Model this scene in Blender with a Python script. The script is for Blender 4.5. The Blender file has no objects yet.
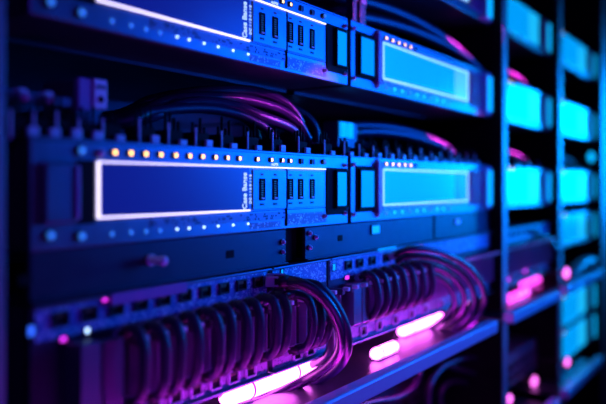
import bpy, bmesh, math, random
from mathutils import Vector, Matrix
random.seed(7)
sc = bpy.context.scene
C = sc.collection
PHI = math.radians(34.3); CO, SI = math.cos(PHI), math.sin(PHI)
D = 0.494; F = 700.0; HY = 184.0

def at(x, y, Y):
    """point of the photograph (606x404) at world depth-plane Y"""
    a = (x - 303) / F
    e = Y + D
    X = (a*SI*e + CO*e) / (SI - a*CO)
    z = X*CO + e*SI
    return Vector((X, Y, (HY - y) * z / F))
def px(x, Y=0.0): return at(x, HY, Y).x

# ------------------------------------------------------------------ materials
def mat(name, col, metal=0.0, rough=0.5, emit=None, estr=0.0, bump=None, spec=0.5, noise=None, coat=0):
    m = bpy.data.materials.new(name); m.use_nodes = True
    nt = m.node_tree; b = nt.nodes['Principled BSDF']
    b.inputs['Base Color'].default_value = (*col, 1)
    b.inputs['Metallic'].default_value = metal
    b.inputs['Roughness'].default_value = rough
    b.inputs['Specular IOR Level'].default_value = spec
    b.inputs['Coat Weight'].default_value = coat
    if emit:
        b.inputs['Emission Color'].default_value = (*emit, 1)
        b.inputs['Emission Strength'].default_value = estr
    tc = nt.nodes.new('ShaderNodeTexCoord')
    if noise:
        n = nt.nodes.new('ShaderNodeTexNoise'); n.inputs['Scale'].default_value = noise[0]; n.inputs['Detail'].default_value = 4
        nt.links.new(tc.outputs['Object'], n.inputs['Vector'])
        mp = nt.nodes.new('ShaderNodeMapRange')
        mp.inputs['To Min'].default_value = max(0.05, rough - noise[1]); mp.inputs['To Max'].default_value = rough + noise[1]
        nt.links.new(n.outputs['Fac'], mp.inputs['Value']); nt.links.new(mp.outputs['Result'], b.inputs['Roughness'])
    if bump:
        n = nt.nodes.new('ShaderNodeTexNoise'); n.inputs['Scale'].default_value = bump[0]; n.inputs['Detail'].default_value = 2
        nt.links.new(tc.outputs['Object'], n.inputs['Vector'])
        bp = nt.nodes.new('ShaderNodeBump'); bp.inputs['Strength'].default_value = bump[1]; bp.inputs['Distance'].default_value = 0.001
        nt.links.new(n.outputs['Fac'], bp.inputs['Height']); nt.links.new(bp.outputs['Normal'], b.inputs['Normal'])
    return m

def board_mat(name, base, ink, scale, thr, metal=0.2, rough=0.45):
    """printed board: small pale marks in rows on a dark lacquer"""
    m = mat(name, base, metal, rough)
    nt = m.node_tree; b = nt.nodes['Principled BSDF']
    tc = next(n for n in nt.nodes if n.type == 'TEX_COORD')
    mp = nt.nodes.new('ShaderNodeMapping'); mp.inputs['Rotation'].default_value = (math.pi/2, 0, 0)
    nt.links.new(tc.outputs['Object'], mp.inputs['Vector'])
    br = nt.nodes.new('ShaderNodeTexBrick'); br.inputs['Scale'].default_value = scale
    br.inputs['Color1'].default_value = (0, 0, 0, 1); br.inputs['Color2'].default_value = (1, 1, 1, 1); br.inputs['Mortar'].default_value = (0, 0, 0, 1)
    br.inputs['Mortar Size'].default_value = 0.06; br.inputs['Brick Width'].default_value = 0.55; br.inputs['Row Height'].default_value = 0.5
    nt.links.new(mp.outputs['Vector'], br.inputs['Vector'])
    no = nt.nodes.new('ShaderNodeTexNoise'); no.inputs['Scale'].default_value = scale*0.35; no.inputs['Detail'].default_value = 1
    nt.links.new(mp.outputs['Vector'], no.inputs['Vector'])
    mu = nt.nodes.new('ShaderNodeMath'); mu.operation = 'MULTIPLY'
    nt.links.new(br.outputs['Color'], mu.inputs[0]); nt.links.new(no.outputs['Fac'], mu.inputs[1])
    gt = nt.nodes.new('ShaderNodeMath'); gt.operation = 'GREATER_THAN'; gt.inputs[1].default_value = thr
    nt.links.new(mu.outputs[0], gt.inputs[0])
    mx = nt.nodes.new('ShaderNodeMix'); mx.data_type = 'RGBA'
    mx.inputs['A'].default_value = (*base, 1); mx.inputs['B'].default_value = (*ink, 1)
    nt.links.new(gt.outputs[0], mx.inputs['Factor']); nt.links.new(mx.outputs['Result'], b.inputs['Base Color'])
    return m

M = {}
M['face'] = mat('brushed_grey_metal', (0.25, 0.26, 0.34), 0.88, 0.33, noise=(60, 0.07))
M['face_dark'] = mat('dark_painted_steel', (0.10, 0.11, 0.15), 0.6, 0.45, noise=(40, 0.08))
M['post'] = mat('grey_powder_coat', (0.28, 0.29, 0.36), 0.55, 0.45, bump=(900, 0.1))
M['blank'] = mat('dark_slate_paint', (0.035, 0.035, 0.07), 0.5, 0.4, noise=(50, 0.1))
M['panel'] = mat('slate_painted_steel', (0.13, 0.13, 0.20), 0.5, 0.5, noise=(50, 0.1))
M['void'] = mat('shade_black_metal', (0.006, 0.006, 0.010), 0.0, 0.7, spec=0.1)
M['black'] = mat('black_plastic', (0.015, 0.015, 0.02), 0, 0.4)
M['steel'] = mat('bright_steel', (0.75, 0.8, 0.9), 0.0, 0.25)
M['tray'] = mat('brushed_tray_steel', (0.09, 0.085, 0.13), 0.7, 0.32, noise=(120, 0.08))
M['rail'] = mat('pale_rail_enamel', (0.50, 0.68, 0.9), 0.25, 0.35)
M['cable'] = mat('dark_cable_jacket', (0.012, 0.016, 0.06), 0, 0.34, bump=(1500, 0.3), spec=0.55)
M['cable_v'] = mat('violet_cable_jacket', (0.035, 0.022, 0.07), 0, 0.27, bump=(1500, 0.2), spec=0.8)
M['cable_g'] = mat('grey_cable_jacket', (0.22, 0.2, 0.3), 0, 0.35, bump=(1500, 0.2), spec=0.6)
M['plug'] = mat('clear_plug_plastic', (0.5, 0.55, 0.65), 0, 0.2, spec=0.8)
M['tag'] = mat('pale_tag_plastic', (0.55, 0.62, 0.75), 0, 0.4)
M['tip'] = mat('pale_slot_highlight', (0.8, 0.85, 0.95), 0, 0.3)
M['rib'] = mat('violet_rib_plastic', (0.30, 0.26, 0.45), 0.2, 0.35)
M['gold'] = mat('brass_contacts', (0.22, 0.2, 0.1), 0.6, 0.45)
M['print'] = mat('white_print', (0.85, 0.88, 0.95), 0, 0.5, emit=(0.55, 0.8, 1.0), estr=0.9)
M['board'] = board_mat('printed_board', (0.08, 0.24, 0.55), (0.6, 1.0, 1.0), 260, 0.34)
M['lower'] = board_mat('printed_lower_board', (0.30, 0.24, 0.40), (0.05, 0.03, 0.08), 300, 0.42)
M['board_fine'] = board_mat('printed_face_strip', (0.20, 0.22, 0.32), (0.02, 0.01, 0.03), 190, 0.36, 0.6, 0.42)
M['board_pale'] = board_mat('printed_face_marks', (0.16, 0.18, 0.28), (0.95, 0.97, 1.0), 330, 0.42, 0.3, 0.42)
M['screen_blue'] = mat('deep_blue_screen', (0.01, 0.012, 0.05), 0, 0.25, emit=(0.006, 0.014, 0.36), estr=0.6)
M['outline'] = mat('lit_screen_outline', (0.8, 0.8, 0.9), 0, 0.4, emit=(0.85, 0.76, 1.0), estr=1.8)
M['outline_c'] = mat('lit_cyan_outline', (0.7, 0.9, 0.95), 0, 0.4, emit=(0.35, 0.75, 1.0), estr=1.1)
M['screen_cyan'] = mat('cyan_screen', (0.01, 0.05, 0.1), 0, 0.2, emit=(0.002, 0.38, 0.86), estr=0.95)
M['screen_far'] = mat('far_cyan_screen', (0.01, 0.05, 0.1), 0, 0.2, emit=(0.0, 0.34, 0.95), estr=1.0)
M['screen_lite'] = mat('light_cyan_reflection', (0.01, 0.05, 0.1), 0, 0.2, emit=(0.01, 0.50, 0.95), estr=1.0)
M['screen_mid'] = mat('azure_screen_region', (0.01, 0.05, 0.1), 0, 0.2, emit=(0.008, 0.14, 0.72), estr=0.95)
M['ear_lit'] = mat('cyan_ear_glow', (0.1, 0.5, 0.9), 0, 0.3, emit=(0.0, 0.46, 1.0), estr=1.1)
M['screen_pale'] = mat('pale_cyan_screen_region', (0.1, 0.2, 0.25), 0, 0.2, emit=(0.10, 0.60, 0.90), estr=0.8)
M['screen_small'] = mat('small_blue_screen', (0.01, 0.05, 0.1), 0, 0.2, emit=(0.0, 0.25, 0.95), estr=1.0)
M['led_orange'] = mat('amber_led', (0.9, 0.6, 0.4), 0, 0.3, emit=(1.0, 0.50, 0.12), estr=4.2)
M['led_white'] = mat('ice_white_led', (0.8, 0.9, 1), 0, 0.3, emit=(0.45, 0.7, 1.0), estr=2.6)
M['led_cyan'] = mat('cyan_led', (0.5, 0.9, 1), 0, 0.3, emit=(0.0, 0.45, 1.0), estr=1.6)
M['led_blue'] = mat('blue_led', (0.1, 0.2, 1), 0, 0.3, emit=(0.03, 0.16, 0.9), estr=1.2)
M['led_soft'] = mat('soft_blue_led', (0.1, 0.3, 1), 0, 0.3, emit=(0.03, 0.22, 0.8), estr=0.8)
M['led_pink'] = mat('pink_led', (1, 0.4, 0.9), 0, 0.3, emit=(0.85, 0.03, 0.9), estr=1.6)
M['beacon_pink'] = mat('pink_beacon', (1, 0.4, 0.9), 0, 0.3, emit=(1.0, 0.16, 0.82), estr=2.2)
M['tube_soft'] = mat('soft_magenta_tube', (1, 0.6, 1), 0, 0.3, emit=(1.0, 0.06, 0.80), estr=2.2)
M['tube'] = mat('magenta_lamp_tube', (1, 0.6, 1), 0, 0.3, emit=(1.0, 0.12, 0.92), estr=13.0)
M['led_badge'] = mat('blue_badge_light', (0.1, 0.5, 1), 0, 0.3, emit=(0.0, 0.34, 1.0), estr=1.1)
M['strip'] = mat('added_magenta_strip', (1, 0.6, 1), 0, 0.3, emit=(0.9, 0.025, 1.0), estr=24.0)
M['flap'] = mat('violet_plastic', (0.34, 0.16, 0.48), 0, 0.35)
M['lens_red'] = mat('dull_red_marks', (0.18, 0.03, 0.06), 0, 0.5)
M['room'] = mat('dark_room_paint', (0.12, 0.12, 0.22), 0, 0.8, bump=(8, 0.1))

# ------------------------------------------------------------------ mesh helpers
def box(bm, a, b, bev=0.0, seg=2):
    (x0, y0, z0), (x1, y1, z1) = a, b
    co = [(x0,y0,z0),(x1,y0,z0),(x1,y1,z0),(x0,y1,z0),(x0,y0,z1),(x1,y0,z1),(x1,y1,z1),(x0,y1,z1)]
    v = [bm.verts.new(c) for c in co]
    fs = [bm.faces.new([v[i] for i in q]) for q in ((3,2,1,0),(4,5,6,7),(0,1,5,4),(1,2,6,5),(2,3,7,6),(3,0,4,7))]
    if bev > 0:
        es = set(e for f in fs for e in f.edges)
        bmesh.ops.bevel(bm, geom=list(es), offset=bev, segments=seg, affect='EDGES', profile=0.5)
def frame(bm, x0, x1, z0, z1, t, y0, y1, bev=0):
    box(bm, (x0,y0,z1-t), (x1,y1,z1), bev); box(bm, (x0,y0,z0), (x1,y1,z0+t), bev)
    box(bm, (x0,y0,z0+t), (x0+t,y1,z1-t), bev); box(bm, (x1-t,y0,z0+t), (x1,y1,z1-t), bev)
def cyl(bm, p, d, r, h, seg=20, r2=None, dome=False):
    d = Vector(d).normalized(); p = Vector(p)
    u = d.orthogonal().normalized(); w = d.cross(u)
    prof = [(0, r), (h, r if r2 is None else r2)]
    if dome:
        prof = [(0, r)] + [(h*(0.4+0.6*math.sin(t)), r*math.cos(t)) for t in (0, .5, 1.0, 1.3)]
    rings = []
    for (hh, rr) in prof:
        rings.append([bm.verts.new(p + d*hh + (u*math.cos(2*math.pi*i/seg) + w*math.sin(2*math.pi*i/seg))*rr) for i in range(seg)])
    for a, b in zip(rings, rings[1:]):
        for i in range(seg):
            bm.faces.new((a[i], a[(i+1)%seg], b[(i+1)%seg], b[i])).smooth = True
    bm.faces.new(rings[0][::-1]); bm.faces.new(rings[-1])
def spline(pts, n=10):
    P = [Vector(p) for p in pts]
    P = [P[0]*2-P[1]] + P + [P[-1]*2-P[-2]]
    out = []
    for i in range(1, len(P)-2):
        for k in range(n):
            t = k/n
            a, b, c, d = P[i-1], P[i], P[i+1], P[i+2]
            out.append(0.5*((2*b)+(c-a)*t+(2*a-5*b+4*c-d)*t*t+(3*b-a-3*c+d)*t**3))
    out.append(P[-2])
    return out
def tube(bm, path, r, seg=14, radii=None):
    rings = []; u = None
    for i, p in enumerate(path):
        t = (path[min(i+1, len(path)-1)] - path[max(i-1, 0)]).normalized()
        if u is None: u = t.orthogonal().normalized()
        u = (u - t*u.dot(t)).normalized(); w = t.cross(u)
        rings.append([bm.verts.new(p + (u*math.cos(2*math.pi*k/seg) + w*math.sin(2*math.pi*k/seg))*(radii[i] if radii else r)) for k in range(seg)])
    for a, b in zip(rings, rings[1:]):
        for k in range(seg):
            bm.faces.new((a[k], a[(k+1)%seg], b[(k+1)%seg], b[k])).smooth = True
    bm.faces.new(rings[0][::-1]); bm.faces.new(rings[-1])

def obj(name, bm, m, parent=None, loc=(0,0,0)):
    me = bpy.data.meshes.new(name); bm.normal_update(); bm.to_mesh(me); bm.free()
    o = bpy.data.objects.new(name, me); C.objects.link(o)
    o.location = loc
    if m: me.materials.append(M[m] if isinstance(m, str) else m)
    if parent: o.parent = parent
    return o
def mk(fn, *a, **k):
    bm = bmesh.new(); fn(bm, *a, **k); return bm
def part_box(name, a, b, m, parent, bev=0.0): return obj(name, mk(box, a, b, bev), m, parent)
def tag(o, label, cat, group=None):
    o['label'] = label; o['category'] = cat
    if group: o['group'] = group
    return o
def thing(name, label, cat, loc=(0,0,0), group=None):
    o = bpy.data.objects.new(name, None); C.objects.link(o); o.location = loc; o.empty_display_size = 0.02
    return tag(o, label, cat, group)
def struct(name, a, b, m='room'):
    o = obj(name, mk(box, a, b), m); o['kind'] = 'structure'; return o
def dup(root, loc, label, group=None):
    r = root.copy(); C.objects.link(r); r.location = loc; r['label'] = label
    if group: r['group'] = group
    for ch in list(root.children):
        c = ch.copy(); C.objects.link(c); c.parent = r
        for g in list(ch.children):
            d = g.copy(); C.objects.link(d); d.parent = c
    return r
def text_mesh(body, size, name, m, parent, origin, along, up, ext=0.0002, wide=1.0):
    cu = bpy.data.curves.new(name, 'FONT'); cu.body = body; cu.size = size; cu.extrude = ext; cu.offset = size*.02
    t = bpy.data.objects.new(name + '_source', cu); C.objects.link(t)
    bpy.context.view_layer.update()
    me = bpy.data.meshes.new_from_object(t.evaluated_get(bpy.context.evaluated_depsgraph_get()))
    bpy.data.objects.remove(t); bpy.data.curves.remove(cu)
    a = Vector(along); b = Vector(up)*wide; n = a.cross(Vector(up))
    me.transform(Matrix((( a.x, b.x, n.x, origin[0]), (a.y, b.y, n.y, origin[1]), (a.z, b.z, n.z, origin[2]), (0,0,0,1))))
    me.materials.clear(); me.materials.append(M[m])
    me.name = name
    o = bpy.data.objects.new(name, me); C.objects.link(o); o.parent = parent
    return o

# ------------------------------------------------------------------ room
struct('floor', (-1.5,-2.6,-1.25), (7.5,1.6,-1.2)); struct('ceiling', (-1.5,-2.6,1.7), (7.5,1.6,1.75))
struct('wall_back', (-1.5,1.5,-1.2), (7.5,1.6,1.7)); struct('wall_front', (-1.5,-2.6,-1.2), (7.5,-2.5,1.7))
struct('wall_left', (-1.6,-2.6,-1.2), (-1.5,1.6,1.7)); struct('wall_right', (7.5,-2.6,-1.2), (7.6,1.6,1.7))

# ------------------------------------------------------------------ rack frame
rack = thing('server_rack', 'tall dark rack frame whose posts divide the rows of lit equipment', 'rack', (0,0,-1.2))
PX = [(0.262,0.3005), (1.4105,1.4417), (1.849,1.885), (2.374,2.46)]
for (a, b) in PX:
    bm = bmesh.new(); box(bm, (a,-0.024,0), (b,0.0,2.6), 0.0015); box(bm, (a+.002,-0.0005,0), (a+.012,0.42,2.6))
    p = obj('post', bm, 'void', rack)  # post sides black to paint in their shade; lit front is the pale strip
    part_box('lit_front_strip', (a+.001,-0.0255,0.001), (b-.0005,-0.0235,2.599), 'post', p, .0006)
part = part_box('back_panel', (0.27,0.425,0.0), (2.46,0.43,2.6), 'panel', rack)
part_box('top_cap', (0.27,-0.024,2.6), (2.46,0.43,2.62), 'post', rack, 0.002)
part_box('base_plinth', (0.27,-0.024,0.0), (2.46,0.43,0.05), 'post', rack, 0.002)

# ------------------------------------------------------------------ left style unit (framed screen and card slots)
H = 0.0935
def screw(parent, x, z, r=0.0032, m='steel'):
    bm = bmesh.new(); cyl(bm, (x,-0.001,z), (0,-1,0), r*1.35, 0.0012, 18); cyl(bm, (x,-0.002,z), (0,-1,0), r, 0.0032, 18, dome=True)
    return obj('screw', bm, m, parent)
def led(parent, x, z, w, h, m, name='indicator_light'):
    bm = bmesh.new(); frame(bm, x-w/2-.0010, x+w/2+.0010, z-h/2-.0010, z+h/2+.0010, .0010, -0.0022, 0.001)
    o = obj(name, bm, 'black', parent)
    obj('lens', mk(box, (x-w/2,-0.0018,z-h/2), (x+w/2,0.001,z+h/2), .0005), m, o)
    return o
def terminal(parent, x, y, z, w=0.013, h=0.011, tagm='tag', seed=0):
    rr = random.Random(seed)
    bm = bmesh.new(); box(bm, (x-w*.9,y,z), (x+w*.4,y+.02,z+h*.75), .0005)
    for k in range(4):
        xx = x-w*.8+k*w*.36; box(bm, (xx,y+.004,z+h*.7), (xx+.0013,y+.007,z+h*(1.0+rr.random()*.7)))
    o = obj('terminal_block', bm, 'void', parent)
    obj('cable_tag', mk(box, (x-w*.05,y-.004,z-.002), (x+w*.52,y-.0005,z+h*(.34+.14*rr.random())), .0004), 'tip', o)
    obj('pin', mk(box, (x-w*1.0,y-.003,z-.002), (x-w*.88,y-.001,z+h*(.85+.3*rr.random())), .0003), 'tag', o)
    return o

def make_left(loc, label, with_terminals):
    X0, Z0 = 0.338, -0.0545
    W = 0.496
    r = thing('rack_server', label, 'server', loc, 'rack servers with a framed dark blue screen')
    L = lambda x: px(x) - X0
    Zl = lambda z: z - Z0
    part_box('chassis', (0.004,0.006,0.001), (W-.004,0.40,H-.002), 'face_dark', r, 0.001)
    part_box('faceplate', (0,0,0), (W,0.006,H), 'face', r, 0.0012)
    part_box('underside_lip', (0.006,0.10,-0.0035), (W-.006,0.112,0.002), 'blank', r, 0.0006)
    zt, zb = Zl(0.0200), Zl(-0.0305)
    x0, x1 = L(97), L(249)
    part_box('screen', (x0+.002,-0.0010,zb+.002), (x1,0.001,zt-.002), 'screen_blue', r)
    bm = bmesh.new(); t = .0018
    box(bm, (x0,-0.0022,zt-t*.7), (L(325),0.001,zt), .0003)
    box(bm, (x0,-0.0022,zb), (x1,0.001,zb+t), .0003); box(bm, (x0,-0.0022,zb+t), (x0+t*1.1,0.001,zt-t*.7), .0003)
    obj('screen_outline', bm, 'outline', r)
    # lettering up the right side of the screen
    text_mesh('Case Banse', 0.0088, 'lettering', 'print', r, (L(245.7), -0.0013, zb+.0025), (0,0,1), (-1,0,0), wide=1.15)
    text_mesh('DC 1 I 2 0 1 I S', 0.0052, 'lettering', 'print', r, (L(250.5), -0.0013, zb+.008), (0,0,1), (-1,0,0))
    text_mesh('A.CPTE', 0.0042, 'lettering', 'print', r, (L(271), -0.0006, zt+.0018), (1,0,0), (0,0,1))
    # two card modules
    for (a, b) in ((252, 285.4), (286.6, 324)):
        part_box('module_cover', (L(a),-0.0016,zb+.001), (L(b),0.001,zt-.003), 'face', r, 0.0006)
    bm = bmesh.new()
    box(bm, (.004,-.0004,.0232), (W-.004,.001,.0239)); box(bm, (L(285.6),-.0017,.004), (L(286.4),.001,zt-.002)); box(bm, (.004,-.0004,H-.0035), (W-.004,.001,H-.0028))
    obj('joint_line', bm, 'void', r)
    for sx in (261, 274, 287.8 + 1.5, 299.5, 311):
        c = L(sx); w = .0042; zc = (zt+zb)/2 - .001; h = .0118
        s = obj('card_slot', mk(frame, c-w-.0008, c+w+.0008, zc-h-.0008, zc+h+.0008, .0012, -0.0026, 0.0), 'void', r)
        obj('slot_cavity', mk(box, (c-w,-.0018,zc-h), (c+w,0,zc+h)), 'void', s)
        bm = bmesh.new()
        for k in range(8):
            zz = zc-h+.0022+k*.0026; box(bm, (c-w*.55,-0.0023,zz), (c+w*.45,-0.0016,zz+.0013))
        obj('contacts', bm, 'gold', s)
        obj('slot_highlight', mk(box, (c-w*.6,-.0032,zc-h+.0006), (c+w*.7,-.0016,zc-h+.0024), .0003), 'tip', s)  # pale block painted in for the highlight at the slot's foot
        part_box('release_tab', (c-.0035,-.0024,zc-h-.0066), (c+.0035,-.001,zc-h-.0042), 'black', r, .0003)
        part_box('release_tab', (c-.0022,-.0024,zc+h+.0044), (c+.0022,-.001,zc+h+.0064), 'lens_red', r, .0003)
    # indicators along the top
    for sx in (114, 130, 145, 160, 175, 189, 202, 215, 227, 239, 257, 271, 282, 290):
        led(r, L(sx), Zl(0.0283), .0046, .0040, 'led_orange')
    for sx in (301, 312):
        led(r, L(sx), Zl(0.0283), .0042, .0046, 'lens_red')
    # printed strips along the foot
    part_box('printed_strip', (L(150),-0.0006,.0125), (L(285),0.001,.0215), 'board_fine', r)
    part_box('printed_strip', (L(287),-0.0006,.0045), (L(326),0.001,.0185), 'board_pale', r)
    part_box('printed_strip', (L(250),-0.0006,.0035), (L(280),0.001,.0105), 'board_pale', r)
    for sx in (112, 131, 146, 160, 177, 189, 204, 218, 233, 248):
        bm = mk(cyl, (L(sx),0.001,.0098), (0,-1,0), .0014 if sx > 170 else .0024, .0028, 14, dome=True)
        obj('status_light', bm, 'led_white' if sx > 170 else 'led_soft', r)
    # small control screen at the right end
    a, b = L(326), L(346.5)
    part_box('screen_surround', (a,-0.0015,Zl(-0.041)), (b,0.001,Zl(.0215)), 'void', r, .0005)
    cs = obj('control_screen', mk(box, (L(335),-0.0035,Zl(-.0295)), (L(344.6),0.0,Zl(.0160)), .0004), 'screen_small', r)
    obj('screen_bezel', mk(frame, L(333.6), L(346.2), Zl(-.0325), Zl(.0185), .0024, -0.0055, 0.0, .0003), 'void', cs)
    # handle block and ear on the left
    part_box('ear_recess', (L(75.5),-0.0008,Zl(-.0345)), (L(94.5),0.001,Zl(.0205)), 'void', r)
    h = obj('pull_handle', mk(box, (L(41),-0.006,Zl(-.033)), (L(73),0.001,Zl(.018)), .002), 'face', r)
    obj('handle_edge', mk(box, (L(70.3),-0.0085,Zl(-.030)), (L(74.6),-0.001,Zl(.0155)), .001), 'flap', h)
    for (sx, z, rr) in ((344,.0255,.0022),(344,-.040,.0022),(324,-.042,.0022),(100,.0268,.003)):
        screw(r, L(sx), Zl(z), rr)
    for (sx, z, rr) in ((80,.0285,.0034),(49,-.042,.0034),(80,-.0445,.0034),(323,.029,.0024)):  # screw heads with a painted-in blue glow instead of light catching them
        bm = bmesh.new(); cyl(bm, (L(sx),-.001,Zl(z)), (0,-1,0), rr*1.5, .0016, 20); o = obj('glowing_screw', bm, 'face_dark', r)
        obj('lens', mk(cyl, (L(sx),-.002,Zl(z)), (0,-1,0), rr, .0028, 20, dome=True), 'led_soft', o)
    if with_terminals:
        for i, sx in enumerate((36, 58, 80, 101, 124, 159, 187, 213, 238, 263, 287, 312, 337)):
            terminal(r, min(L(sx), W-.012), .012, H-.0015, .017, .0225, 'tag', i)
    return r
US1 = make_left((0.338, 0, -0.0545), 'middle server on the left, amber lights above its white framed blue screen', True)
US0 = make_left((0.338, 0, 0.1360), 'server cut by the upper left edge of the photo, above the dark cables', False)

# ------------------------------------------------------------------ right style unit (cyan screen)
def make_cyan(loc, W, label, layout, terminals=0, line='outline_c', side='screen_pale', group='rack servers with a bright cyan screen'):
    """layout: fractions of W: small screen (a,b) or None, screen (a,b), pale region start, vent (a,b)"""
    r = thing('display_server', label, 'server', loc, group)
    sm, (sa, sb), pale, (va, vb) = layout
    part_box('chassis', (0.004,0.006,0.001), (W-.004,0.40,H-.002), 'face_dark', r, 0.001)
    part_box('faceplate', (0,0,0), (W,0.006,H), 'face', r, 0.0012)
    part_box('underside_lip', (0.006,0.10,-0.0035), (W-.006,0.112,0.002), 'blank', r, 0.0006)
    z0, z1 = (.0215, .0775) if layout[0] else (.012, .086)
    if sm:
        a, b = sm[0]*W, sm[1]*W
        part_box('screen_surround', (a-.010,-0.0012,z0-.007), (b+.003,0.001,z1+.003), 'void', r, .0005)
        cs = obj('control_screen', mk(box, (a,-0.003,z0), (b,0,z1-.004), .0004), 'screen_small', r)
        obj('screen_bezel', mk(frame, a-.003, b+.003, z0-.003, z1-.001, .0030, -0.0048, 0.0, .0003), 'void', cs)
        part_box('latch', (b+.0055,-0.007,z0-.010), (b+.018,0.001,z1+.009), 'flap', r, .0012)
        part_box('latch_recess', (b+.0195,-0.0015,z0-.004), (b+.030,0.001,z1+.004), 'void', r)
        screw(r, b+.012, z1+.0105, .0028); screw(r, b+.012, z0-.0125, .0028)
    a, b = sa*W, sb*W
    s = obj('screen', mk(box, (a+.002,-0.0012,z0+.002), (pale*W,0.001,z1-.002)), 'screen_cyan' if sm else 'screen_far', r)
    part_box('screen_reflection', (pale*W,-0.0012,z0+.002), (b-.002,0.001,z1-.002), side if sm else 'screen_lite', r)  # reflected shape on the screen, painted in as its own glowing region
    obj('screen_outline', mk(frame, a, b, z0, z1, .0026, -0.0028, 0.001, .0004), line, r)
    n = 6
    for k in range(n):
        led(r, a+.012+k*.021, min(z1+.0072, .0893), .0062, .0042, 'led_orange' if k < 5 else 'lens_red')
    for k in range(10):
        bm = mk(cyl, (a+.014+k*(b-a)*.078,0.001,.0105), (0,-1,0), .0026, .0034, 14, dome=True)
        obj('status_light', bm, 'led_cyan' if k % 3 else 'led_blue', r)
    part_box('printed_strip', (a+.004,-0.0006,.0145), (b-.01,0.001,.0195), 'board_pale', r)
    bm = bmesh.new(); va, vb = va*W, vb*W
    box(bm, (va,-0.001,.012), (vb,0.001,H-.010))
    k = va+.004
    while k < vb-.004:
        box(bm, (k,-0.004,.016), (k+.003,0,H-.014), .0005); k += .009
    obj('vent_grille', bm, 'flap', r)
    e = obj('mounting_ear', mk(box, (W-.036,-0.006,.004), (W-.001,0.001,H-.004), .0025), 'rail', r)
    obj('ear_glow', mk(box, (W-.031,-0.0075,.012), (W-.006,-0.005,H-.012), .0008), 'ear_lit', e)  # glowing plate painted in for the cyan light falling on the ear
    screw(r, .006, H-.012, .0024); screw(r, .006, .012, .0024)
    for k in range(terminals):
        terminal(r, .014+k*(W-.06)/max(1, terminals-1), .012, H-.0015, .016, .020, 'tag', 50+k)
    return r
LAY = ((0.040, 0.112), (0.163, 0.775), 0.66, (0.80, 0.925))
LAYN = (None, (0.02, 0.76), 0.56, (0.78, 0.90))
XB = 0.842; WB = 0.5655
make_cyan((XB,0,-0.0545), WB, 'middle cyan screen server between center and first post, row of pins along its top', LAY, 13, side='screen_mid')
make_cyan((XB,0,0.1360), WB, 'upper cyan screen server, the brightest screen between the center and first post', LAY)
make_cyan((XB,0,0.3265), WB, 'server cut by the top edge of the photo beside the first post', LAY)
X2, W2 = 1.4435, 0.4045; X3, W3 = 1.887, 0.486
for z, t, n in ((-0.0545,'level with the middle row',5), (0.1360,'one row above the middle',0), (0.3265,'at the top of the photo',0)):
    make_cyan((X2,0,z), W2, 'cyan server between first and second posts, ' + t, LAYN, n, 'screen_cyan')
    make_cyan((X3,0,z), W3, 'cyan server between second and last posts, ' + t, LAYN, n, 'screen_cyan')
make_cyan((X3,0,-0.176), W3, 'cyan server low behind the second post, just above the upper pale rail', LAYN, 0, 'screen_cyan')
big = make_cyan((X3,0,-0.400), W3, 'cyan server under the upper pale rail behind the second post', LAYN, 0, 'screen_cyan')
make_cyan((X3,0,-0.4965), W3, 'lowest cyan server near the lower right corner above the bottom rail', LAYN, 0, 'screen_cyan')

# ------------------------------------------------------------------ blanking panels
def blank(loc, W, label):
    r = thing('blanking_panel', label, 'panel', loc, 'dark blanking panels')
    part_box('plate', (0,0,0), (W,0.005,.0405), 'blank', r, .001)
    part_box('folded_edge', (0,-0.004,-.0005), (W,0.03,.0015), 'blank', r, .0004)
    return r
ZB = -0.0955
b1 = blank((0.338,0,ZB), px(286)-.338, 'dark blanking panel under the framed screen server with a projecting thumbscrew')
kx = px(150)-.338
bm = bmesh.new(); cyl(bm, (kx,0,.0235), (0,-1,0), .0055, .003, 24); cyl(bm, (kx,-.003,.0235), (0,-1,0), .0038, .014, 24); cyl(bm, (kx,-.017,.0235), (0,-1,0), .0048, .004, 24, dome=True)
obj('thumbscrew', bm, 'steel', b1)
for sx, w in ((25,.006), (230,.0065)):
    c = px(sx)-.338; o = part_box('mounting_hole', (c-w,-.0006,.015), (c+w,.001,.0235), 'void', b1, .0004)
c = px(282)-.338; screw(b1, c, .026, .0026); screw(b1, c, .014, .0022)
b2 = blank((px(305),0,ZB), px(433)-px(305), 'dark blanking panel under the cyan screen server with a small lit badge')
for sx, z in ((309,.033),(315,.027),(309,.015)):
    screw(b2, px(sx)-px(305), z, .0026)
c = px(340)-px(305); part_box('mounting_hole', (c-.006,-.0006,.018), (c+.006,.001,.026), 'void', b2, .0004)
led(b2, px(375)-px(305), .0285, .024, .0115, 'led_badge')
b3 = blank((px(435),0,ZB), 1.408-px(435), 'short blanking panel under the right end of the cyan screen server beside the first post')
led(b3, .10, .026, .02, .008, 'led_blue')
part_box('rail_gap', (px(287.5)-px(305), .012, 0), (px(304)-px(305), .02, .0405), 'void', b2)

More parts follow.
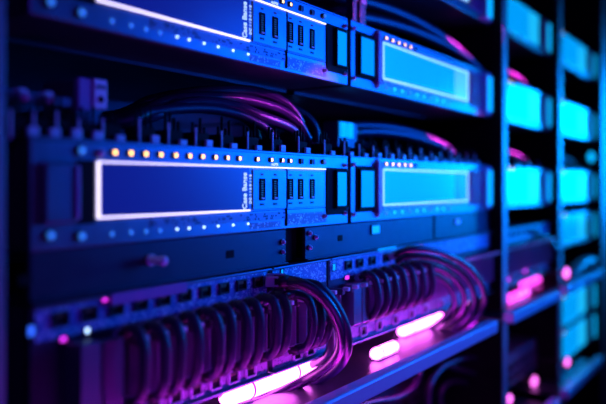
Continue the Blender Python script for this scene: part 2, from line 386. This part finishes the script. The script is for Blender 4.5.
# ------------------------------------------------------------------ patch panels with ports
ZP0, ZP1 = -0.221, -0.0985
def port(parent, x, z, w=.0105, h=.0075, m='face'):
    p = obj('port', mk(frame, x-w, x+w, z-h, z+h, .0016, -0.004, 0.0, .0003), m, parent)
    obj('socket_cavity', mk(box, (x-w+.0016,-0.0015,z-h+.0016), (x+w-.0016,0,z+h-.0016)), 'void', p)
    bm = bmesh.new()
    for k in range(5): box(bm, (x-w*.5+k*w*.22,-0.0022,z+h*.15), (x-w*.5+k*w*.22+.0009,-0.0012,z+h*.7))
    obj('contacts', bm, 'gold', p)
    return p
def patch(x0, x1, label, ups, lows, ribs=(.012, .0238), group='patch panels'):
    r = thing('patch_panel', label, 'patch panel', (x0,0,ZP0), group)
    W = x1-x0; HP = ZP1-ZP0
    part_box('chassis', (.003,.006,.001), (W-.003,.30,HP-.001), 'face_dark', r)
    part_box('faceplate', (0,0,0), (W,.006,HP), 'blank', r, .001)
    part_box('top_flange', (0,-0.006,HP-.0015), (W,.01,HP+.0005), 'face', r, .0004)
    part_box('foot_flange', (0,-0.008,-.001), (W,.006,.0012), 'face', r, .0004)
    part_box('port_board', (.004,-0.0012,HP-.029), (W-.004,.001,HP-.003), 'board', r)
    part_box('lower_board', (.004,-0.0012,.002), (W-.004,.001,.023), 'lower', r)
    k = ribs[0]
    bm = bmesh.new()
    while k < W-.008:
        box(bm, (k,-.012,.024), (k+.0016,.001,HP-.047), .0004); box(bm, (k+.0034,-.009,.024), (k+.0050,.001,HP-.050), .0004); k += ribs[1]
    obj('ribbed_cover', bm, 'rib', r)
    k = ribs[0]
    while k < W-.008:
        la = obj('latch', mk(box, (k-.0065,-.019,HP-.0475), (k-.0005,.001,HP-.0395), .0008), 'face_dark', r)
        obj('latch_tip', mk(box, (k-.0060,-.0275,HP-.0420), (k-.0006,-.0185,HP-.0370), .0006), 'tip', la); k += ribs[1]
    for u in ups: port(r, u-x0, -.1115-ZP0, .0080, .0062, 'black')
    for u in lows: port(r, u-x0, -.2095-ZP0, .0088, .0074, 'tag')
    return r
UP1 = [.365+.0294*k for k in range(10)]
p1 = patch(.338, .652, 'patch panel at lower left with a long row of drooping dark cables', UP1, [.44+.0294*k for k in range(7)], ribs=(.425+.0165-.338-.024*0, .0240))
# lights and label holder on it
part_box('label_holder', (px(106)-.338,-.0075,.1135), (px(182)-.338,-.004,.1240), 'flap', p1, .0008)
led(p1, px(103.5)-.338, .1195, .006, .0045, 'led_pink', 'status_light')
led(p1, px(86)-.338, .095, .0045, .0045, 'led_white', 'status_light')
led(p1, px(62)-.338, .092, .006, .004, 'led_pink', 'status_light')
led(p1, px(30)-.338, .104, .006, .008, 'led_blue', 'status_light')
part_box('plug_in_module', (px(64)-.338,-.022,.004), (px(84)-.338,.001,.089), 'panel', p1, .001)
part_box('plug_in_module', (px(92)-.338,-.016,.004), (px(112)-.338,.001,.086), 'panel', p1, .001)
pe = patch(.655, .780, 'narrow cable entry panel joining the two rows of drooping cables', [], [px(296), px(309)])
led(pe, px(281)-.655, -.1055-ZP0, .005, .0065, 'led_badge', 'status_light')
part_box('cable_gland', (px(266)-.655,-.010,-.120-ZP0), (px(280)-.655,.001,-.106-ZP0), 'black', pe, .002)
UP2 = [px(347), px(358.5), px(371), px(385)]
p2 = patch(.783, 1.408, 'patch panel at the middle right with four lit ports and magenta lit foot', UP2, [px(v) for v in (345,362,378,394,410,424,440)])
led(p2, px(333)-.783, -.111-ZP0, .0075, .0085, 'led_badge', 'status_light')
led(p2, px(346)-.783, -.1285-ZP0, .011, .005, 'led_pink', 'status_light')
led(p2, px(445)-.783, -.1740-ZP0, .013, .013, 'led_cyan', 'status_light')
led(p2, px(415)-.783, -.1035-ZP0, .045, .004, 'led_pink', 'status_light')
part_box('lit_label_strip', (px(377)-.783,-.0045,-.1008-ZP0), (px(394)-.783,-.001,-.0965-ZP0), 'led_badge', p2)
for (a, b) in ((341, 349), (350, 357)):
    part_box('plug_in_module', (px(a)-.783,-.02,.030), (px(b)-.783,.001,.085), 'face', p2, .001)
for x0, x1, where in ((X2, X2+W2, 'patch panel between first and second posts, dim violet'),):
    pb = patch(x0, x1, where, [x0+.05+.04*k for k in range(7)], [x0+.05+.04*k for k in range(7)])
    led(pb, .06, .012, .06, .007, 'led_pink', 'status_light'); led(pb, .20, .018, .03, .007, 'led_pink', 'status_light')

# ------------------------------------------------------------------ shelves with pale front rails
YR = -0.060                                   # the shelves stand out this far in front of the posts
def shelf(xa, xb, z, label):
    x0, x1 = px(xa, YR), px(xb, YR)
    r = thing('equipment_shelf', label, 'shelf', (x0,YR,z), 'equipment shelves with a pale front rail')
    W = x1-x0
    part_box('tray', (0.001,.004,-.012), (W-.001,.40-YR,-.008), 'tray', r, .0006)
    bm = bmesh.new(); box(bm, (0,-.016,-.014), (W,.004,.008), .003, 3)
    obj('front_rail', bm, 'rail', r)
    return r
ZR = -0.252
shelf(30, 489.5, ZR, 'shelf with the long blue lit front rail below the looping cables')
shelf(505.5, 553, ZR, 'shelf with a blue rail between the first and second posts, pink glow above')
shelf(561, 598, ZR, 'shelf with a pale rail between second and last posts, the upper of two there')
shelf(505.5, 553, -.500, 'lowest shelf rail, cut by the bottom edge right of the first post')
shelf(561, 598, -.500, 'lowest shelf rail behind the second post at lower right')

# ------------------------------------------------------------------ magenta tube lamps on the shelves
def tube_lamp(x0, x1, y, label, rr=.0105, m='tube', z=ZR-.008, yaw=0):
    r = thing('tube_lamp', label, 'lamp', (x0,y,z), 'magenta tube lamps on the shelves')
    W = x1-x0
    part_box('base', (rr,-.006,0), (W-rr,.006,.003), 'tray', r, .001)
    ts = [0,.02,.1,.3,.6,1]; xs = [rr*(1-math.cos(t*math.pi/2)) for t in ts]; ra = [max(.0004, rr*math.sin(t*math.pi/2)) for t in ts]
    bm = bmesh.new(); tube(bm, [Vector((x,0,.002+rr)) for x in xs] + [Vector((W-x,0,.002+rr)) for x in xs[::-1]], rr, 20, ra+ra[::-1]); obj('tube', bm, m, r)
    for x in (W*.25, W*.75):
        bm = bmesh.new(); cyl(bm, (x-.0015,0,.002+rr), (1,0,0), rr*1.04, .003, 20); obj('clip_ring', bm, 'outline' if False else 'flap', r)
    r.rotation_euler.z = yaw
    return r
def lamp_at(xa, xb, Y, label, *a): tube_lamp(px(xa,Y), px(xb,Y), Y, label, *a)
lamp_at(222, 313, .035, 'white hot magenta tube lamp glowing under the lower left patch panel', .0115)
lamp_at(400, 441, .035, 'magenta tube lamp nearer the first post, behind the looping violet cables', .0085)
lamp_at(373, 396, -.003, 'short magenta tube lamp on the shelf left of the looping violet cables', .0085)
lamp_at(522, 546, .030, 'magenta tube lamp right of the first post, above the blue rail', .010, 'tube_soft')
lamp_at(506, 527, -.01, 'magenta tube lamp directly beside the right side of the first post', .010, 'tube_soft')
# added strips hidden behind the rail, lighting the lower panels magenta
def added_strip_lamp(x0, x1, label):
    r = thing('added_strip_lamp', label, 'lamp', (x0,YR+.0085,ZR-.0080))
    part_box('base', (0,-.004,0), (x1-x0,.004,.0012), 'face_dark', r)
    part_box('added_diffuser', (.003,-.0035,.0012), (x1-x0-.003,.0035,.0042), 'strip', r, .0008)
    return r
added_strip_lamp(.36, .80, 'added hidden magenta light strip on the shelf under the drooping cables')
added_strip_lamp(.84, 1.22, 'added hidden magenta light strip behind the long blue rail at right')
def added_under_strip(x0, x1, z, label):  # unseen lamps added under the shelves to tint the dim cables violet
    r = thing('added_under_shelf_lamp', label, 'lamp', (x0,-.03,z), 'added lamps under the shelves')
    part_box('housing', (0,-.008,-.004), (x1-x0,.008,0), 'face_dark', r); part_box('added_diffuser', (.004,-.006,-.007), (x1-x0-.004,.006,-.004), 'strip', r, .001)
added_under_strip(.80, 1.22, ZR-.012, 'added unseen magenta lamp under the shelf with the long rail')
added_under_strip(1.46, 1.64, ZR-.012, 'added unseen magenta lamp under the shelf between first and second posts')
def lamp_dot(p, r, m, label):
    t = thing('beacon_light', label, 'light', p)
    cy = bmesh.new(); cyl(cy, (0,.004,0), (0,-1,0), r*1.15, .006, 24); obj('housing', cy, 'black', t)
    s = bmesh.new(); bmesh.ops.create_uvsphere(s, u_segments=20, v_segments=12, radius=r)
    for f in s.faces: f.smooth = True
    for v in s.verts: v.co.y = v.co.y*.6-.002; v.co.x *= 1.25
    obj('lens', s, m, t)
    obj('stem', mk(cyl, (0,.003,0), (0,1,0), .0022, (.422-p.y) if p.y > 0 else (.004-p.y), 10), 'black', t); return t
for (x, y, Y, rr, m, lb) in (
    (533,381,.02,.013,'beacon_pink','round pink light in the dim bay between the posts, upper of two'),
    (508,399,.01,.011,'beacon_pink','round pink light touching the bottom edge right of the first post'),
    (566,362,-.055,.011,'beacon_pink','round pink light at right between the two pale rails'),
    (565,273,-.075,.013,'beacon_pink','round pink light above the upper rail behind the second post'),
    (547,152,.02,.010,'led_blue','round blue light beside the second post at mid height'),
    (547,76,.02,.010,'led_blue','round blue light beside the second post near the top'),
    (484,47,.02,.006,'led_blue','round blue light left of the first post near the top'),
    (590,157,.0,.016,'led_cyan','large round cyan light at far right between two cyan servers'),
    (465,302,-.004,.005,'beacon_pink','small pink light beside the looping violet cables near the first post'),
    (295,120,.20,.006,'led_blue','small blue light deep behind the arching cables'),
    ):
    lamp_dot(at(x,y,Y), rr, M[m] if not isinstance(m, str) else m, lb)

# ------------------------------------------------------------------ cables
def cable(pts, r, m, label, group, plug=True, n=10, end_plug=False):
    path = spline(pts, n); o0 = path[0].copy()
    path = [p - o0 for p in path]
    bm = bmesh.new(); tube(bm, path, r)
    c = obj('network_cable', bm, m, None, o0); tag(c, label, 'cable', group)
    def add_plug(i, j):
        d = (path[i]-path[j]).normalized()
        q = bmesh.new(); cyl(q, path[i]-d*r*.3, -d, r*1.22, r*2.6, 16, r*1.05); obj('strain_relief', q, 'black', c)
        q = bmesh.new(); e = path[i] + d*r*.6
        side = d.cross(Vector((0,0,1)));  side = side.normalized() if side.length > .1 else Vector((1,0,0))
        up = side.cross(d).normalized()
        B = Matrix((side, d, up)).transposed()
        box(q, (-r*1.05,-r*1.6,-r*.9), (r*1.05,r*.6,r*.9), r*.15)
        for v in q.verts: v.co = e + B @ v.co
        pl = obj('plug', q, 'plug', c)
        q = bmesh.new(); box(q, (-r*.5,-r*2.6,r*.9), (r*.5,r*.4,r*1.25), r*.08)
        for v in q.verts: v.co = e + B @ v.co
        obj('plug_clip', q, 'plug', pl)
    if plug: add_plug(0, 1)
    if end_plug: add_plug(-1, -2)
    return c
ORD = ['first','second','third','fourth','fifth','sixth','seventh','eighth','ninth','tenth','eleventh','twelfth']
# row of drooping cables in the lower left patch panel
rn = random.Random(3)
for k in range(10):
    X = .425 + .0240*k
    j = rn.uniform(-.0025,.0025); o = rn.uniform(-.003,.003); r = .0050
    z0 = -.134 + rn.uniform(-.002,.002)
    pts = [(X,-.008,z0), (X+.001,-.018,z0+.006), (X+.003+j*.5,-.028+o,z0+.004), (X+.005+j,-.033+o,z0-.010), (X+.0055+j,-.033+o,z0-.030), (X+.0055+j,-.031+o,z0-.047), (X+.005+j,-.024+o*.5,z0-.058), (X+.004,-.010,z0-.063)]
    cable(pts, r, 'cable', f'dark cable looping down the lower left patch panel, {ORD[k]} from the left', 'drooping dark cables of the lower left patch panel', end_plug=True)
for k in range(3):
    X = px(282+9*k) ; z0 = -.137
    pts = [(X,-.006,z0), (X+.002,-.02,z0+.006), (X+.008,-.034,z0-.002), (X+.010,-.038,z0-.03), (X+.008,-.03,z0-.055), (X+.004,-.008,z0-.064)]
    cable(pts, .005, 'cable', f'short dark cable on the narrow entry panel, {ORD[k]} from the left', 'short cables on the entry panel', end_plug=True)
for k in range(7):
    X = px(356+9.5*k); z0 = -.132
    pts = [(X,-.006,z0), (X+.002,-.016,z0+.006), (X+.007,-.026,z0-.001), (X+.010,-.030,z0-.03), (X+.008,-.024,z0-.050), (X+.005,-.008,z0-.060)]
    cable(pts, .0052, 'cable', f'dark cable drooping over the right patch panel, {ORD[k]} from the left', 'drooping cables of the right patch panel', end_plug=True)
# big loops leaving the entry panel
def A(*t): return [at(*q) for q in t]
LO = 'long cables looping out of the entry panel'
c1 = cable(A((272,281,-.010),(286,281,-.022),(304,285,-.042),(322,297,-.058),(335,316,-.064),(341,338,-.06),(337,355,-.045),(322,370,-.02),(300,383,.012),(268,398,.03),(236,408,.03)), .0068, 'cable_v', 'violet lit cable, innermost front loop curling from the entry panel to the shelf', LO, n=12)
cable(A((283,285,-.006),(300,284,-.03),(318,287,-.05),(334,304,-.062),(345,328,-.066),(347,348,-.058),(341,363,-.035),(326,376,-.006),(300,389,.022),(262,404,.04)), .0066, 'cable', 'dark blue cable forming the outer loop right of the entry panel', LO, n=12)
cable(A((278,296,-.006),(298,294,-.02),(314,303,-.03),(326,320,-.034),(331,340,-.03),(326,356,-.01),(310,366,.03)), .005, 'cable', 'thin dark cable inside the two big loops of the entry panel', LO, n=12)
cable(A((330,372,-.004),(312,384,.012),(290,391,.02),(262,397,.04),(230,402,.06)), .0055, 'cable_g', 'grey pink cable lying on the shelf in front of the bright tube lamp', LO, plug=False)
cable(A((150,398,.02),(185,392,.03),(215,392,.04),(240,399,.04),(250,410,.03)), .006, 'cable', 'dark cable arching on the shelf at the bottom edge left of the lamp', LO, plug=False)
# printed marks on the violet cable
path = spline([p - at(272,281,-.010) for p in A((272,281,-.010),(286,281,-.022),(304,285,-.042),(322,297,-.058),(335,316,-.064),(341,338,-.06),(337,355,-.045),(322,370,-.02),(300,383,.012),(268,398,.03),(236,408,.03))], 60)
bm = bmesh.new(); eye = Vector((0,-D,0)) - at(272,281,-.010)
for i in range(345, 425, 6):
    p = path[i]; t = (path[i+2]-path[i-2]).normalized(); v = (Vector((.45,-1,.55))).normalized(); v = (v - t*v.dot(t)).normalized(); w = t.cross(v)
    hh = .0026 + .001*((i*7) % 3)
    q = []
    for (a, b, h) in ((-1,-1,0),(1,-1,0),(1,1,0),(-1,1,0),(-1,-1,1),(1,-1,1),(1,1,1),(-1,1,1)):
        ang = b*hh/.0068
        q.append(bm.verts.new(p + t*a*.0010 + (v*math.cos(ang)+w*math.sin(ang))*(.0066+.0005*h)))
    for f in ((3,2,1,0),(4,5,6,7),(0,1,5,4),(1,2,6,5),(2,3,7,6),(3,0,4,7)): bm.faces.new([q[s] for s in f])
obj('printed_marks', bm, 'black', c1)
# violet loops in the right half
LB = 'violet cables looping beside the first post'
for k, (ds, m, lb) in enumerate(((0,'cable_v','outermost violet cable loop sweeping from the right patch panel down to the shelf'),(9,'cable','dark cable loop just inside the outermost violet one'),(19,'cable_v','inner violet cable loop of the right patch panel'),(30,'cable','innermost dark cable loop of the right patch panel'))):
    f = 1-k*.12
    s = lambda x, y, Y: (400+(x-400)*f if x > 400 else x, 306+(y-306)*(f if x > 400 else f*.96), Y+.012*k)
    cable(A(s(392,254,-.006), s(412,249,-.03), s(440,252,-.05), s(466,265,-.06), s(481,284,-.064), s(484,303,-.06), s(470,324,-.04), s(446,342,-.008), s(412,357,.02), s(378,370,.03), s(340,386,.04)), .0052, m, lb, LB, n=12)
# arching cables above the middle server
LT = 'dark cables arching over the middle server'
for pts, m, lb in (
    (((112,118,.16),(150,101,.13),(200,92,.10),(250,91,.08),(281,101,.06),(297,117,.05),(302,134,.05)), 'cable_v', 'uppermost of the violet lit cables arching over the middle server'),
    (((118,120,.12),(170,100,.10),(230,98,.08),(272,107,.06),(296,121,.045),(308,140,.04)), 'cable_v', 'front violet cable arching down to the pins at the screen unit end'),
    (((120,123,.10),(190,103,.08),(232,106,.065),(262,117,.05),(288,127,.045),(304,141,.045)), 'cable_v', 'lowest violet cable of the arch, bending over the pins'),
    (((110,116,.2),(160,98,.17),(215,96,.14),(268,100,.11),(300,112,.09),(314,126,.08),(317,142,.08)), 'cable', 'rear dark cable arching farthest right behind the violet ones'),
    (((110,124,.09),(150,112,.08),(200,108,.07),(236,114,.06),(262,126,.05),(276,140,.045)), 'cable', 'dark cable in the shadow below the violet arch'),
    (((108,120,.14),(150,106,.12),(205,100,.10),(250,104,.085),(285,116,.07),(300,138,.065)), 'cable', 'dark cable in the middle of the arching bundle'),
    (((106,124,.12),(150,108,.11),(195,103,.10),(225,108,.09),(250,122,.08),(258,140,.08)), 'cable', 'dark cable ending left of the bundle among the pins'),
    ):
    P_ = A(*pts); P_ = [Vector((P_[0].x-.10, .424, P_[0].z-.01)), Vector((P_[0].x-.05, .28, P_[0].z))] + P_
    cable(P_, .0072 if m == 'cable_v' else .0062, m, lb, LT, plug=False)
# arches in the other gaps
LR = 'violet cables arching over the cyan screen servers'
def arch(Xa, Xb, zbase, hgt, Y, label, r=.0068, m='cable_v'):
    pts = [(Xa-.06, .424, zbase+.3*hgt), (Xa-.03, .26, zbase+.55*hgt)]
    for k in range(9):
        t = k/8
        pts.append((Xa+(Xb-Xa)*t, Y+.08*(1-t), zbase + hgt*math.sin(math.pi*(.28+.72*t))**.6 if k < 8 else zbase))
    cable(pts, r, m, label, LR, plug=False)
zt = .0395
arch(1.0, 1.37, zt, .064, .045, 'upper violet cable arching over the middle cyan screen server', .0085)
arch(1.0, 1.33, zt, .052, .03, 'lower violet cable arching over the middle cyan screen server', .0085)
arch(.93, 1.20, zt, .055, .13, 'dark cable behind the violet arch over the middle cyan screen server', m='cable')
arch(.92, 1.40, .230, .080, .03, 'upper violet cable arching over the upper cyan screen server', .0095)
arch(.95, 1.395, .230, .050, .015, 'lower violet cable arching over the upper cyan screen server', .009)
arch(.88, 1.28, .230, .075, .12, 'dark cable behind the violet arch over the upper cyan screen server', m='cable')
arch(1.46, 1.80, zt, .050, .03, 'violet cable arching over the cyan server between first and second posts')
arch(1.46, 1.80, .230, .055, .03, 'violet cable arching near the top between first and second posts')
arch(1.45, 1.83, -.175, .075, -.03, 'dim violet cable arching across the patch panel between first and second posts')
arch(1.90, 2.25, zt, .05, .02, 'blue lit cable arching at far right behind the second post', r=.011, m='cable_g')
cable([(1.90,-.02,-.27),(2.0,-.03,-.235),(2.12,-.03,-.225),(2.25,-.02,-.235),(2.36,0,-.26)], .016, 'cable_g', 'thick pale cable lying on the far right shelf above the rail', LR, plug=False)
# dim cables below the long rail
LL = 'dim cables hanging below the long rail'
for pts, r, lb in (
    (((420,372,.02),(412,388,.03),(396,398,.04),(372,402,.05),(350,410,.05)), .006, 'blue lit cable curling below the long rail near the bottom edge'),
    (((491,360,.02),(468,358,.04),(444,366,.06),(430,384,.06),(428,406,.06)), .007, 'violet cable below the rail bending to the bottom edge'),
    (((490,378,.02),(462,370,.05),(436,362,.08),(415,366,.10),(395,380,.10)), .007, 'dim violet cable running left from the first post below the rail'),
    (((490,398,.02),(470,384,.05),(450,382,.07),(440,394,.08),(442,408,.08)), .007, 'lowest dim violet cable in the corner by the first post'),
    ):
    cable(A(*pts), r, 'cable_v', lb, LL, plug=False)
# dim equipment below the rail
def low(x0, x1, z0, label, YS=.03):
    r = thing('switch_unit', label, 'network switch', (x0,YS,z0), 'dim switches below the shelves')
    W = x1-x0
    part_box('chassis', (0.002,.005,.001), (W-.002,.25,.075), 'face_dark', r); part_box('faceplate', (0,0,0), (W,.006,.076), 'panel', r, .001)
    for k in range(int(W/.05)):
        port(r, .03+k*.05, .045, .014, .010, 'panel'); port(r, .03+k*.05, .02, .014, .010, 'panel')
    return r
low(.84, 1.405, -.475, 'dim violet switch below the long rail at the bottom edge', .15)
low(1.446, 1.846, -.475, 'dim violet switch below the rail between the first and second posts')

# ------------------------------------------------------------------ connector box and bar at upper left, lit connectors
cb = thing('power_connector', 'small blue faced connector box standing behind the upper left terminal pins', 'connector', (at(76,108,.03).x,.03,.0385))
xa = at(90,108,.03).x - cb.location.x; xb = at(103,108,.03).x - cb.location.x
part_box('body', (0,.002,0), (xb,.05,.0565), 'panel', cb, .001)
part_box('side_plate', (0,-.004,.028), (xa-.002,.002,.0575), 'flap', cb, .001)
f = obj('faceplate', mk(box, (xa,-.006,.031), (xb,.002,.0580), .0008), 'tip', cb)
obj('round_hole', mk(cyl, ((xa+xb)/2,-.0058,.0395), (0,-1,0), .0032, .0010, 20), 'void', f)
for d in (-.0028, .0028): obj('contact_slot', mk(box, ((xa+xb)/2+d-.0018,-.0068,.0490), ((xa+xb)/2+d+.0018,-.0058,.0525)), 'black', f)
br = thing('clamp_bar', 'dim horizontal clamp bar with two knobs left of the connector box', 'bar', (.338,.03,.0385))
part_box('bar', (0,0,.030), (at(72,97,.03).x-.338,.010,.0385), 'panel', br, .001)
part_box('foot', (.004,.002,0), (.012,.010,.0305), 'black', br)
for sx in (22, 48):
    c = at(sx,97,.03).x-.338; obj('knob', mk(cyl, (c,0,.034), (0,-1,0), .0038, .008, 18, dome=True), 'steel', br); part_box('clip', (c-.004,-.002,.038), (c+.004,.008,.0415), 'steel', br, .0005)
lc = thing('lit_connector', 'pair of bright cyan upright connectors standing right of the arching cables', 'connector', (at(341,130,.065).x,.065,.0385))
w = at(345.5,130,.065).x - lc.location.x; g = at(347.5,130,.065).x - lc.location.x; e = at(353,130,.065).x - lc.location.x
zc0 = at(341,137,.065).z-.0385; zc1 = at(341,121,.065).z-.0385
part_box('body', (-.004,.003,0), (e+.018,.03,zc1), 'panel', lc, .001)
for (a, b) in ((0, w), (g, e)): part_box('light_bar', (a,-.001,zc0), (b,.004,zc1-.001), 'led_badge', lc, .0006)
bk = thing('connector_housing', 'long dim blue connector housing behind the pins right of the arching cables', 'connector', (at(312,140,.12).x,.12,.0385))
part_box('body', (0,0,0), (.10,.03,.030), 'panel', bk, .001); part_box('lit_edge', (0,-.001,.026), (.10,.002,.0295), 'tag', bk)
for i, (xa_, xb_) in enumerate(((353,357),(360,366))):
    v = thing('upright_connector', 'violet lit upright connector above the server gap, ' + ('narrow left one' if i == 0 else 'wide right one'), 'connector', (at(xa_,20,.03).x,.03,.2285), 'upright violet connectors')
    W = at(xb_,20,.03).x-at(xa_,20,.03).x
    part_box('body', (0,0,0), (W,.012,.06), 'cable_v', v, .001); part_box('cap', (.001,-.002,.045), (W-.001,.0,.058), 'tag', v, .0005)

# ------------------------------------------------------------------ lights
def area(name, loc, target, size, col, power, sy=None, spread=None):
    l = bpy.data.lights.new(name, 'AREA'); l.energy = power; l.color = col; l.size = size
    if sy: l.shape = 'RECTANGLE'; l.size_y = sy
    if spread: l.spread = math.radians(spread)
    o = bpy.data.objects.new(name, l); C.objects.link(o); o.location = loc
    o.rotation_euler = (Vector(target)-Vector(loc)).to_track_quat('-Z','Y').to_euler()
    return o
def spot(name, loc, target, col, power, deg, size=0.02, blend=.5):
    l = bpy.data.lights.new(name, 'SPOT'); l.energy = power; l.color = col; l.spot_size = math.radians(deg); l.spot_blend = blend; l.shadow_soft_size = size
    o = bpy.data.objects.new(name, l); C.objects.link(o); o.location = loc
    o.rotation_euler = (Vector(target)-Vector(loc)).to_track_quat('-Z','Y').to_euler()
    return o
area('aisle_light_blue', (1.58,-0.62,0.24), (.85,0,0.05), 0.5, (0.0,0.095,1.0), 1.5, 0.45, 70)
area('added_violet_fill', (0.75,-0.9,-0.75), (0.75,0,-.12), 0.5, (0.40,0.010,1.0), 0.4, 0.3, 80)  # added fill that turns the lower rows purple, no actual lamp there
area('aisle_light_cyan', (4.6,-0.70,0.22), (2.3,0,0.05), 0.9, (0.0,0.27,1.0), 1.5, 0.8, 20)
area('added_indigo_fill', (-0.4,-1.6,0.8), (0.6,0,0), 1.0, (0.14,0.02,1.0), 5.0, 0.8)  # added fill that tints the dark left side indigo
area('added_rail_light', (2.3,-1.0,-0.05), (1.35,-.05,-.22), 0.5, (0.0,0.12,1.0), 1.7, 0.4, 60)  # added low light to brighten the shelf rails blue
PK = (1.0,0.04,0.9)
for loc, tgt, pw, dg in (((1.25,-.75,.33), (.72,.07,.090), 75, 4.4), ((1.85,-.70,.33), (1.30,.05,.088), 200, 3.6), ((1.87,-.70,.54), (1.34,.02,.285), 200, 3.2), ((2.3,-.65,.33), (1.73,.03,.078), 200, 3.4), ((2.3,-.65,.54), (1.73,.03,.268), 200, 3.4)):
    spot('added_magenta_spot', loc, tgt, PK if tgt[0] > 1 else (0.7,0.04,1.0), pw, dg)  # added unseen spots, aimed only to put pink highlights on the arching cables
spot('added_magenta_spot', (1.35,-.75,.50), at(359,12,.03), PK, 50, 2.6)  # one more added spot, tinting the upright connectors pink
w = bpy.data.worlds.new('room_dark'); sc.world = w; w.use_nodes = True
w.node_tree.nodes['Background'].inputs[0].default_value = (0.003, 0.004, 0.03, 1)
w.node_tree.nodes['Background'].inputs[1].default_value = 0.1

# ------------------------------------------------------------------ camera
cam = bpy.data.cameras.new('camera'); co = bpy.data.objects.new('camera', cam); C.objects.link(co)
co.location = (0, -D, 0); co.rotation_euler = (math.pi/2, 0, -(math.pi/2 - PHI))
cam.sensor_width = 36; cam.lens = F/606*36; cam.shift_y = -18/606; cam.clip_start = 0.02
cam.dof.use_dof = True; cam.dof.focus_distance = 0.86; cam.dof.aperture_fstop = cam.lens/1000/0.0200
sc.camera = co
sc.view_settings.view_transform = 'Standard'; sc.view_settings.look = 'None'; sc.view_settings.gamma = 1
sc.view_settings.exposure = 0.0; sc.view_settings.use_curve_mapping = False
